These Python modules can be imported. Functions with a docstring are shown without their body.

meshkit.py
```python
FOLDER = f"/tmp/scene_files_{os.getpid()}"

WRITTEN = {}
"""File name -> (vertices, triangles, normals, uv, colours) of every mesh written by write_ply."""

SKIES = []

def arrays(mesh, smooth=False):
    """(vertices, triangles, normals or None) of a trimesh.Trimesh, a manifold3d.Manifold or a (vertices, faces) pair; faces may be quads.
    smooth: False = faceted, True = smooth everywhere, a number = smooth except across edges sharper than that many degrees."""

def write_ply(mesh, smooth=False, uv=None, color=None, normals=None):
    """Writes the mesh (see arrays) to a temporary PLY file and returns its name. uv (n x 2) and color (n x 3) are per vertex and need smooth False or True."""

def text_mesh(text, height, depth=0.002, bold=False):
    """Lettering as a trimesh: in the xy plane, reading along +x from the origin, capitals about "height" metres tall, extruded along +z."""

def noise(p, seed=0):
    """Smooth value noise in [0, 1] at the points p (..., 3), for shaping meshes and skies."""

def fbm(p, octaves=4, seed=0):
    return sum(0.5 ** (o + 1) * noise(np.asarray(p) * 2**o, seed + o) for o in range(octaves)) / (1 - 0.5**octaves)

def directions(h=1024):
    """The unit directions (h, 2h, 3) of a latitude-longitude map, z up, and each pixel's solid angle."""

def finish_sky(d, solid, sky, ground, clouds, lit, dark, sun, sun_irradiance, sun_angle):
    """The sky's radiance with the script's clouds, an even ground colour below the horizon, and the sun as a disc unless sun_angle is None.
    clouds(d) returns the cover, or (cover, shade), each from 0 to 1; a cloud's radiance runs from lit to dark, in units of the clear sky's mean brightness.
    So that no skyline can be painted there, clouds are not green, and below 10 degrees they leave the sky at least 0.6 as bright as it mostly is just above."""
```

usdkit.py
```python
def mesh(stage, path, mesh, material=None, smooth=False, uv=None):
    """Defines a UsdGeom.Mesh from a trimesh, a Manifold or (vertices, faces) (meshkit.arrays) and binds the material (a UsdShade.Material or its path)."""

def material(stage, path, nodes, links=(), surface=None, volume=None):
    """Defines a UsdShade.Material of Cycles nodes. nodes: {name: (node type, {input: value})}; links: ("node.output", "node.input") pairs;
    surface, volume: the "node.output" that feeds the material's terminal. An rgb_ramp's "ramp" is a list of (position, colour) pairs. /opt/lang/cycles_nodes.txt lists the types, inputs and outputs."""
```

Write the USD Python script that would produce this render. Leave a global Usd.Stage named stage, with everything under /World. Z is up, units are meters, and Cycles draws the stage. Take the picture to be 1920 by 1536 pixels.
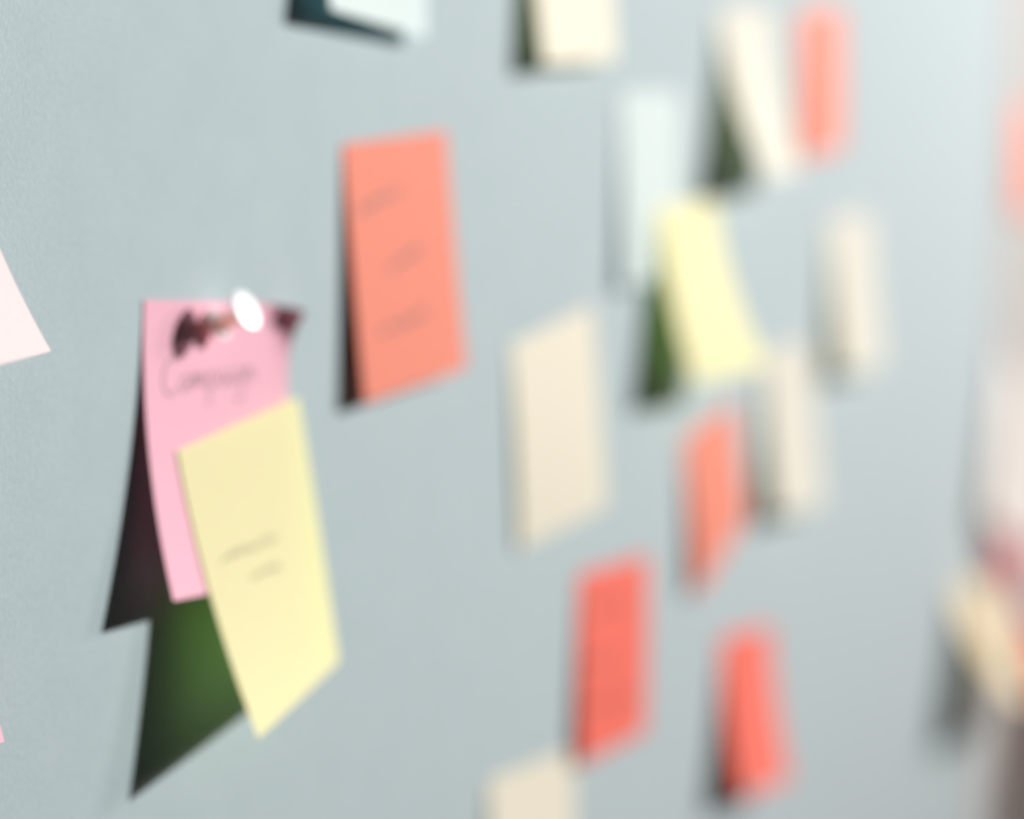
import math
import numpy as np
import trimesh
import usdkit
from pxr import Usd, UsdGeom, UsdLux, UsdShade, Gf, Sdf

stage = Usd.Stage.CreateInMemory()
UsdGeom.SetStageUpAxis(stage, UsdGeom.Tokens.z)
UsdGeom.SetStageMetersPerUnit(stage, 1.0)
stage.SetDefaultPrim(UsdGeom.Xform.Define(stage, '/World').GetPrim())
UsdGeom.Scope.Define(stage, '/World/Looks')

# ------------------------------------------------------------------ camera, light, exposure
EYE_Z = 1.50                      # height of the lens; the boards' front faces lie in the plane y = 0
LENS = 54.0                       # mm
EXPOSURE = -0.18
LAMP_POWER = 22000.0
WARM_POWER = 95.0
FILL = 0.0045
F_STOP, FOCUS = 2.65, 0.512

cam = UsdGeom.Camera.Define(stage, '/World/camera')
cam.CreateProjectionAttr('perspective')
cam.CreateFocalLengthAttr(LENS)
cam.CreateHorizontalApertureAttr(LENS * 1920 / 4408.0)
cam.CreateVerticalApertureAttr(LENS * 1536 / 4408.0)
cam.CreateFStopAttr(F_STOP)
cam.CreateFocusDistanceAttr(FOCUS)
cam.CreateClippingRangeAttr((0.02, 100.0))
cam.CreateExposureAttr(EXPOSURE)
_al, _pt, _rl = math.radians(22.87), math.radians(6.1), math.radians(1.07)
_fw = np.array([math.cos(_al), math.sin(_al), 0]); _rt = np.array([math.sin(_al), -math.cos(_al), 0]); _up = np.array([0, 0, 1.0])
_f2 = _fw * math.cos(_pt) - _up * math.sin(_pt); _u2 = _up * math.cos(_pt) + _fw * math.sin(_pt)
_r3 = _rt * math.cos(_rl) + _u2 * math.sin(_rl); _u3 = _u2 * math.cos(_rl) - _rt * math.sin(_rl)
cam.AddTransformOp().Set(Gf.Matrix4d(*_r3, 0, *_u3, 0, *(-_f2), 0, 0, -0.307, EYE_Z, 1))

dome = UsdLux.DomeLight.Define(stage, '/World/room_fill')          # the dim light of the rest of the room
dome.CreateIntensityAttr(FILL)
dome.CreateColorAttr(Gf.Vec3f(0.86, 0.97, 1.0))
lamp = UsdLux.SphereLight.Define(stage, '/World/spot_lamp')        # the one bright lamp, up on the right in front of the boards
lamp.CreateRadiusAttr(0.07)
lamp.CreateIntensityAttr(LAMP_POWER)
lamp.CreateColorAttr(Gf.Vec3f(1.0, 0.985, 0.96))
_lp = np.array([5.42, -4.02, EYE_Z + 2.18])
_lz = _lp - np.array([1.27, 0.0, EYE_Z + 2.18]); _lz /= np.linalg.norm(_lz)
_lx = np.cross([0, 0, 1.0], _lz); _lx /= np.linalg.norm(_lx); _ly = np.cross(_lz, _lx)
lamp.AddTransformOp().Set(Gf.Matrix4d(*_lx, 0, *_ly, 0, *_lz, 0, *_lp, 1))
_sh = UsdLux.ShapingAPI.Apply(lamp.GetPrim())                      # a soft-edged spotlight, its beam centred above the boards
_sh.CreateShapingConeAngleAttr(32.3)
_sh.CreateShapingConeSoftnessAttr(1.0)

warm = UsdLux.SphereLight.Define(stage, '/World/warm_lamp')        # a smaller warm lamp nearer the far end of the boards
warm.CreateRadiusAttr(0.12)
warm.CreateIntensityAttr(WARM_POWER)
warm.CreateColorAttr(Gf.Vec3f(1.0, 0.80, 0.77))
warm.AddTranslateOp().Set(Gf.Vec3d(2.35, -1.0, EYE_Z + 0.45))

# ------------------------------------------------------------------ helpers
USED = {}


def numbered(parent, name):
    k = USED.get((parent, name), 0)
    USED[(parent, name)] = k + 1
    return name if k == 0 else '%s_%03d' % (name, k)


def obj(name, mesh, material, parent='/World', smooth=False):
    path = parent + '/' + numbered(parent, name)
    return usdkit.mesh(stage, path, mesh, material, smooth=smooth).GetPrim()


def tag(p, label=None, category=None, group=None, kind=None):
    for k, v in (('label', label), ('category', category), ('group', group), ('kind', kind)):
        if v:
            p.SetCustomDataByKey(k, v)
    return p


def thing(name, loc, label, category, group=None):
    x = UsdGeom.Xform.Define(stage, '/World/' + numbered('/World', name))
    x.AddTranslateOp().Set(Gf.Vec3d(*[float(c) for c in loc]))
    return tag(x.GetPrim(), label, category, group)


def box(lo, hi, bevel=0.0):
    lo, hi = np.array(lo, float), np.array(hi, float)
    if bevel <= 0:
        m = trimesh.creation.box(hi - lo)
        m.apply_translation((lo + hi) / 2)
        return m
    pts = []
    for sx in (0, 1):
        for sy in (0, 1):
            for sz in (0, 1):
                c = np.array([hi[0] if sx else lo[0], hi[1] if sy else lo[1], hi[2] if sz else lo[2]])
                d = np.array([-1 if sx else 1, -1 if sy else 1, -1 if sz else 1]) * bevel
                for k in ((0.0, 0.3, 1.0), (1.0, 0.3, 0.0), (0.3, 0.0, 1.0), (0.3, 1.0, 0.0), (1.0, 0.0, 0.3), (0.0, 1.0, 0.3)):
                    pts.append(c + d * np.array(k))
    return trimesh.convex.convex_hull(np.array(pts))


# ------------------------------------------------------------------ materials
def felt(name, colour, dark):
    return usdkit.material(stage, '/World/Looks/' + name, {
        't': ('texture_coordinate', {}),
        'n': ('noise_texture', {'scale': 800.0, 'detail': 4.0, 'roughness': 0.65}),
        'n2': ('noise_texture', {'scale': 60.0, 'detail': 3.0}),
        'm': ('mix', {'fac': 0.25}),
        'r': ('rgb_ramp', {'ramp': [(0.38, dark), (0.60, colour)]}),
        'b': ('bump', {'strength': 0.25, 'distance': 0.0005}),
        'p': ('principled_bsdf', {'roughness': 0.9, 'specular_ior_level': 0.1, 'sheen_weight': 0.45, 'sheen_roughness': 0.5}),
    }, [('t.object', 'n.vector'), ('t.object', 'n2.vector'), ('n.color', 'm.color1'), ('n2.color', 'm.color2'), ('m.color', 'r.fac'),
        ('r.color', 'p.base_color'), ('n.fac', 'b.height'), ('b.normal', 'p.normal')], surface='p.BSDF')


def paper(name, colour, through):
    """Thin coloured paper: what it reflects, and the share of light that comes through it."""
    return usdkit.material(stage, '/World/Looks/' + name, {
        't': ('texture_coordinate', {}),
        'n': ('noise_texture', {'scale': 900.0, 'detail': 3.0}),
        'm': ('rgb_ramp', {'ramp': [(0.3, tuple(0.965 * c for c in colour)), (0.7, colour)]}),
        'p': ('principled_bsdf', {'roughness': 0.75, 'specular_ior_level': 0.2}),
        'l': ('translucent_bsdf', {'color': through}),
        'a': ('add_closure', {}),
    }, [('t.object', 'n.vector'), ('n.fac', 'm.fac'), ('m.color', 'p.base_color'), ('p.BSDF', 'a.closure1'), ('l.BSDF', 'a.closure2')], surface='a.closure')


def plain(name, colour, rough=0.5, **more):
    return usdkit.material(stage, '/World/Looks/' + name, {
        't': ('texture_coordinate', {}),
        'n': ('noise_texture', {'scale': 40.0, 'detail': 3.0}),
        'm': ('rgb_ramp', {'ramp': [(0.3, tuple(0.95 * c for c in colour)), (0.7, colour)]}),
        'p': ('principled_bsdf', {'roughness': rough, **more}),
    }, [('t.object', 'n.vector'), ('n.fac', 'm.fac'), ('m.color', 'p.base_color')], surface='p.BSDF')


FELT_BLUE = felt('blue_grey_felt', (0.492, 0.606, 0.632), (0.432, 0.544, 0.572))
FELT_PALE = felt('pale_grey_felt', (0.52, 0.52, 0.49), (0.45, 0.45, 0.425))
BOARD_CORE = plain('board_core', (0.45, 0.36, 0.25), 0.9)
WALL_PAINT = plain('wall_paint', (0.62, 0.61, 0.58), 0.8)
FLOOR_MAT = plain('floor_carpet', (0.16, 0.17, 0.18), 0.95)
YELLOW = paper('yellow_paper', (0.90, 0.835, 0.485), (0.055, 0.15, 0.003))
CREAM = paper('cream_paper', (0.85, 0.80, 0.66), (0.09, 0.11, 0.04))
PALE_CREAM = paper('pale_cream_paper', (0.725, 0.705, 0.615), (0.09, 0.11, 0.04))
CORAL_LIGHT = paper('light_coral_paper', (0.90, 0.28, 0.19), (0.035, 0.006, 0.004))
CORAL = paper('coral_paper', (0.95, 0.175, 0.122), (0.035, 0.006, 0.004))
PINK = paper('pink_paper', (0.94, 0.505, 0.62), (0.04, 0.005, 0.008))
PALE_PINK = paper('pale_pink_paper', (0.90, 0.79, 0.79), (0.10, 0.02, 0.03))
WHITE = paper('white_paper', (0.86, 0.85, 0.80), (0.08, 0.05, 0.04))
DEEP_PINK = paper('deep_pink_paper', (0.84, 0.15, 0.22), (0.06, 0.006, 0.01))
TAN = paper('tan_paper', (0.86, 0.75, 0.50), (0.02, 0.017, 0.004))
PALE_BLUE = paper('pale_blue_paper', (0.68, 0.79, 0.77), (0.0, 0.06, 0.075))
INK = plain('pen_ink', (0.15, 0.10, 0.11), 0.6)
PIN_WHITE = plain('white_plastic', (0.93, 0.93, 0.91), 0.42, coat_weight=1.0, coat_roughness=0.42, subsurface_weight=0.5, subsurface_scale=0.003)
STEEL = plain('pin_steel', (0.6, 0.6, 0.6), 0.3, metallic=1.0)

# ------------------------------------------------------------------ the setting
B0, B1 = EYE_Z - 0.72, EYE_Z + 0.55
tag(obj('wall_left', box((-1.5, 0.030, 0), (7.5, 0.130, 4.2)), WALL_PAINT), kind='structure')
tag(obj('floor', box((-1.5, -4.0, -0.1), (5.6, 0.028, 0)), FLOOR_MAT), kind='structure')
tag(obj('wall_back', box((5.6, -4.0, 0), (5.7, 0.128, 3.2)), WALL_PAINT), kind='structure')


def board(x0, x1, mat, label):
    t = thing('pin_board', ((x0 + x1) / 2, 0, B0), label, 'pin board')
    h, w = B1 - B0, (x1 - x0) / 2
    obj('felt_face', box((-w, 0, 0), (w, 0.008, h), 0.0022), mat, str(t.GetPath()))
    obj('core_panel', box((-w + 0.002, 0.008, 0.002), (w - 0.002, 0.028, h - 0.002)), BOARD_CORE, str(t.GetPath()))


JOINT = 1.545
board(-0.62, JOINT, FELT_BLUE, 'blue-grey felt pin board covering most of the picture')
board(JOINT + 0.003, 2.9, FELT_PALE, 'paler warm grey pin board beyond the joint at right edge')


# ------------------------------------------------------------------ sticky notes
def note_surface(P, u, v, curl=None):
    """Point of a square note: u in -38..38 across, v in 0..76 down from the stuck top edge, in mm about its top centre."""
    rot, th0, kap, tau, out0, sw, sh, sk = P
    un = u / 38.0
    uu, vv = u * (1 + sw), v * (1 + sh + sk * un)
    s = np.linspace(0, 1, 13)
    th = th0 + (kap + tau * un)[..., None] * (vv[..., None] * (s[1:] + s[:-1]) / 2) / 76.0
    o = out0 + np.sin(th).mean(-1) * vv
    d = np.cos(th).mean(-1) * vv
    if curl is not None:
        du, dv, do = curl(u, v)
        uu, d, o = uu + du, d + dv, o + do
    c, s_ = math.cos(rot), math.sin(rot)
    return np.stack([c * uu + s_ * d, -o, s_ * uu - c * d], -1)


def sheet_mesh(P, curl=None, nu=16, nv=26):
    u, v = np.meshgrid(np.linspace(-38, 38, nu + 1), np.linspace(0, 76, nv + 1), indexing='ij')
    p = note_surface(P, u, v, curl).reshape(-1, 3) / 1000.0
    i, j = np.meshgrid(np.arange(nu), np.arange(nv), indexing='ij')
    a = (i * (nv + 1) + j).ravel()
    q = np.stack([a, a + 1, a + nv + 2, a + nv + 1], 1)
    f = np.vstack([q[:, [0, 1, 2]], q[:, [0, 2, 3]]])
    return trimesh.Trimesh(p, f, process=False)


def ink_mesh(P, strokes, width, curl=None):
    """Pen strokes (lists of (u, v) in mm) as thin flat ribbons lying on the note."""
    V, F = [], []
    for st in strokes:
        st = np.array(st, float)
        if len(st) > 2:                                            # round the polyline off
            for _ in range(2):
                q = st[:-1] * 0.75 + st[1:] * 0.25
                r = st[:-1] * 0.25 + st[1:] * 0.75
                st = np.vstack([st[:1], np.stack([q, r], 1).reshape(-1, 2), st[-1:]])
        t = np.gradient(st, axis=0)
        t /= np.linalg.norm(t, axis=1, keepdims=True) + 1e-9
        n = np.stack([-t[:, 1], t[:, 0]], 1) * width / 2
        Pi = list(P)
        L = []
        for e in (st + n, st - n):
            L.append(note_surface(Pi, np.clip(e[:, 0], -37.5, 37.5), np.clip(e[:, 1], 0.5, 75.5), curl) + np.array([0, -0.09, 0]))
        k, b = len(st), sum(len(x) for x in V)
        V.append(np.vstack(L) / 1000.0)
        for i in range(k - 1):
            F += [[b + i, b + i + 1, b + k + i + 1], [b + i, b + k + i + 1, b + k + i]]
    return trimesh.Trimesh(np.vstack(V), np.array(F), process=False)


GLYPHS = {  # handwriting, x right, y up, x-height 1
    'C': ([[(1.25, 1.75), (0.9, 2.05), (0.35, 1.7), (0.05, 0.9), (0.2, 0.1), (0.75, -0.1), (1.3, 0.25)]], 1.5),
    'a': ([[(0.8, 0.8), (0.45, 1.0), (0.05, 0.6), (0.15, 0.05), (0.55, 0.1), (0.8, 0.8), (0.8, 0.1), (1.05, 0.1)]], 1.05),
    'm': ([[(0.0, 0.85), (0.15, 1.0), (0.15, 0.0), (0.3, 0.8), (0.55, 1.0), (0.62, 0.0), (0.75, 0.8), (1.0, 1.0), (1.1, 0.05), (1.3, 0.1)]], 1.35),
    'p': ([[(0.05, 0.95), (0.2, 0.9), (0.12, -1.0)], [(0.18, 0.7), (0.55, 1.0), (0.85, 0.6), (0.6, 0.05), (0.2, 0.15)]], 1.0),
    'i': ([[(0.05, 0.9), (0.12, 0.95), (0.15, 0.05), (0.4, 0.1)], [(0.15, 1.4), (0.2, 1.5)]], 0.45),
    'g': ([[(0.8, 0.8), (0.4, 1.0), (0.05, 0.6), (0.2, 0.1), (0.6, 0.2), (0.8, 0.9), (0.75, -0.7), (0.4, -1.0), (0.05, -0.7)]], 1.0),
    'n': ([[(0.0, 0.85), (0.15, 1.0), (0.15, 0.0), (0.3, 0.75), (0.65, 1.0), (0.78, 0.1), (1.05, 0.15)]], 1.1),
}


def write(word, at, size, slope=0.0, stretch=1.0):
    x, out = 0.0, []
    for ch in word:
        strokes, adv = GLYPHS[ch]
        for s in strokes:
            out.append([(at[0] + (x + a) * size * stretch, at[1] - b * size + slope * (x + a) * size * stretch) for a, b in s])
        x += adv
    return out


def scrawl(seed, at, length, size, slope=0.0):
    """An unreadable scribbled word, as the photograph shows: up and down strokes of uneven height."""
    r = np.random.default_rng(seed)
    n = max(5, int(length / (size * 0.36)))
    pts = [(at[0] + length * i / n + r.uniform(-0.2, 0.2) * size, at[1] + slope * length * i / n - size * (r.uniform(0.5, 1.2) if i % 2 else r.uniform(-0.25, 0.2))) for i in range(n + 1)]
    return [pts]


def make_note(x, z, P, material, label, group=None, name='sticky_note', category='sticky note', ink=(), ink_width=0.5, curl=None):
    t = thing(name, (x / 1000, 0, EYE_Z + z / 1000), label, category, group)
    path = str(t.GetPath())
    obj('sheet', sheet_mesh(P, curl), material, path, smooth=True)
    if ink:
        obj('handwriting', ink_mesh(P, ink, ink_width, curl), INK, path)
    return t


def pink_curl(u, v):          # the free top right corner of the pinned pink note stands off the board
    a = np.clip((u - 38 - 0.9 * v + 16) / 16, 0, 1) ** 2 + 0.25 * np.clip((u - 26) / 12, 0, 1) ** 2 * np.exp(-v / 16.0)
    return -1.6 * a, 1.5 * a, 5.2 * a


# x and z of the top centre (mm from the lens foot on the board), then: tilt in the board's plane, lift at the top edge, curl, twist, stand-off, width and height against 76 mm, skew
make_note(635.0, 5.7, (0.0755, 0.0594, 0.0303, 0.0072, 0.286, -0.069, -0.0177, 0.003), CORAL_LIGHT,
          'light coral sticky note with three scribbled lines, nearest and largest of the coral ones', ink=
          scrawl(3, (-30, 21.5), 30, 4.2, -0.12) + scrawl(4, (-14, 40), 26, 3.4, -0.13) + scrawl(5, (-24, 58.5), 37, 4.0, -0.06), ink_width=0.6)
make_note(762.7, -57.5, (0.1251, 0.0488, -0.0328, 0.0415, 0.299, 0.0072, -0.033, 0.025), CREAM,
          'large cream sticky note lying flat near the middle, left of the green shadow')
make_note(830.8, -153.0, (-0.0508, 0.0476, -0.0179, -0.0183, 0.299, -0.0201, -0.0748, 0.0016), CORAL,
          'deep coral sticky note lying flat, just above the cream note cut by the bottom edge', ink=
          scrawl(6, (-24, 18), 38, 3.6, 0.0) + scrawl(7, (-31, 39.5), 30, 3.8, 0.03) + scrawl(8, (-31, 56), 54, 4.2, 0.04), ink_width=0.6)
make_note(942.8, -108.5, (0.133, 0.0655, 0.0522, 0.0586, 0.288, -0.1293, -0.2177, -0.1175), CORAL_LIGHT,
          'tilted coral sticky note with pointed lower left corner, beneath the mid yellow note')
make_note(1005.0, -210.3, (-0.1023, 0.0919, 0.2003, 0.0006, 0.284, -0.0341, -0.0713, 0.0236), CORAL,
          'leaning coral sticky note with a black shadow at its lower left, at lower right')
make_note(1056.0, -84.3, (-0.0156, 0.0751, 0.0943, -0.0064, 0.286, 0.0198, 0.0137, 0.0252), PALE_CREAM,
          'cream sticky note just right of the tilted coral note, lifting at its foot')
make_note(1161.0, -25.3, (0.0159, 0.0736, 0.0812, -0.0034, 0.301, 0.038, 0.0341, 0.0188), PALE_CREAM,
          'cream sticky note standing alone on the bare right part of the board')
make_note(1095.0, 72.6, (0.0948, 0.0407, -0.0472, -0.0194, 0.303, -0.025, -0.1089, 0.0057), CORAL_LIGHT,
          'narrow upright coral sticky note at the upper right')
make_note(858.5, 26.6, (0.023, 0.034, -0.005, -0.03, 0.331, -0.0953, -0.0368, -0.0034), PALE_BLUE,
          'pale blue sticky note partly covered by the mid yellow note')
make_note(898.6, -16.8, (0.036, 0.1272, 0.342, 0.1018, 2.206, -0.0651, -0.0572, 0.0197), YELLOW,
          'yellow sticky note overlapping the pale blue one, casting a green shadow')
make_note(974.5, 65.5, (0.0683, 0.1099, 0.3021, -0.125, 0.295, -0.0196, -0.0331, 0.0133), PALE_CREAM,
          'twisted cream sticky note with a long olive shadow, beside the narrow coral note')
make_note(531.4, -38.4, (-0.0618, -0.003, 0.2205, -0.0987, 0.30, -0.0233, -0.019, 0.0025), PINK,
          'pink sticky note held by the white push pin, with one handwritten word',
          ink=write('Campaign', (-29.5, 24.0), 4.6, -0.05, 1.28), ink_width=0.42, curl=pink_curl)
make_note(537.1, -70.3, (0.1262, 0.131, 0.0955, -0.1306, 3.2, -0.1543, 0.0026, -0.0035), YELLOW,
          'large yellow sticky note stuck over the pink pinned note, foot swung out',
          ink=scrawl(11, (-27, 32), 36, 3.2, 0.06) + scrawl(12, (-12, 40), 19, 2.6, 0.1), ink_width=0.22)
make_note(752.5, -212.3, (-0.0883, 0.0633, 0.0425, -0.0345, 0.301, 0.0473, 0.0229, 0.0037), CREAM,
          'cream sticky note cut off by the bottom edge of the picture')
make_note(763.5, 109.2, (0.065, 0.0632, 0.0428, -0.0385, 0.3, -0.0017, -0.0002, -0.0024), CREAM,
          'cream sticky note cut off by the top edge of the picture')
make_note(614.0, 112.8, (-0.0491, 0.0637, 0.0478, -0.0487, 0.3, -0.08, -0.0002, 0.0016), PALE_BLUE,
          'pale blue sticky note with dark teal shadow, cut off by the top edge')
make_note(375.0, 20.5, (0.0718, 0.1605, 0.5298, -0.0863, 0.299, -0.0169, -0.0568, -0.0128), PALE_PINK,
          'pale pink sticky note with one sharp corner entering at the left edge')
make_note(380.4, -56.3, (-0.0877, 0.1251, 0.3684, -0.1094, 0.299, -0.0121, -0.0832, -0.009), PINK,
          'pink sticky note showing only a sliver at the lower left edge')
make_note(1506.0, -269.0, (-0.1459, 0.20, 0.56, -0.1371, 0.307, 0.6, 0.0918, -0.0147), TAN,
          'blurred tan-yellow sticky note with a dark shadow at the right edge')
make_note(1600.0, -212.0, (-0.4246, 0.0455, 0.25, 0.0755, 0.3, 0.2491, -0.07, 0.0257), DEEP_PINK,
          'deep pink sticky note peeping out beneath the white paper at right edge')
make_note(1597.0, -137.1, (-0.4418, 0.05, 0.0669, 0.0578, 2.4, 0.278, 0.5592, 0.0243), WHITE,
          'larger white paper sheet hanging askew above the tan note at right edge', name='hanging_paper', category='paper')
make_note(1623.0, 43.9, (-0.0111, 0.0536, 0.0009, 0.053, 0.3, 0.0, -0.0119, 0.0019), CORAL_LIGHT,
          'coral sticky note showing only a blurred strip at the upper right edge')
make_note(1770.0, -344.0, (-0.2569, 0.3377, 0.2377, 0.1967, 0.31, 1.2, 0.6663, -0.0185), CORAL,
          'hanging paper at the lower right corner, seen mostly by its black shadow', name='hanging_paper', category='paper')

# ------------------------------------------------------------------ push pin
base = np.array([526.2, -0.5, -44.9]); headp = np.array([525.8, -11.5, -39.5])
ax = headp - base
length = np.linalg.norm(ax); ax /= length
t = thing('push_pin', (base[0] / 1000, base[1] / 1000, EYE_Z + base[2] / 1000), 'white plastic push pin stuck through the pink note', 'push pin')
prof = [(0.0, 1.6), (2.6, 1.6), (4.1, 1.8), (4.45, 2.2), (4.35, 2.7), (3.3, 3.1), (2.7, 4.0), (2.3, 5.6), (2.3, 8.0), (2.5, 9.4), (3.0, 10.2), (4.0, 10.75), (5.0, 11.0), (5.4, 11.25), (5.5, 11.5), (5.35, 11.75), (4.9, 11.9), (3.2, 12.05), (1.6, 12.15), (0.0, 12.2)]
prof = [(r, h * length / 12.0) for r, h in prof]
M = trimesh.geometry.align_vectors([0, 0, 1], ax)
grip = trimesh.creation.revolve(np.array(prof) / 1000, sections=48)
grip.apply_transform(M)
obj('grip', grip, PIN_WHITE, str(t.GetPath()), smooth=35)
ndl = trimesh.creation.revolve(np.array([(0, -6.0), (0.15, -5.4), (0.5, -4.0), (0.5, 2.6), (0, 2.6)]) / 1000, sections=16)
ndl.apply_transform(M)
tag(obj('needle', ndl, STEEL, str(t.GetPath()), smooth=35), label='steel needle')
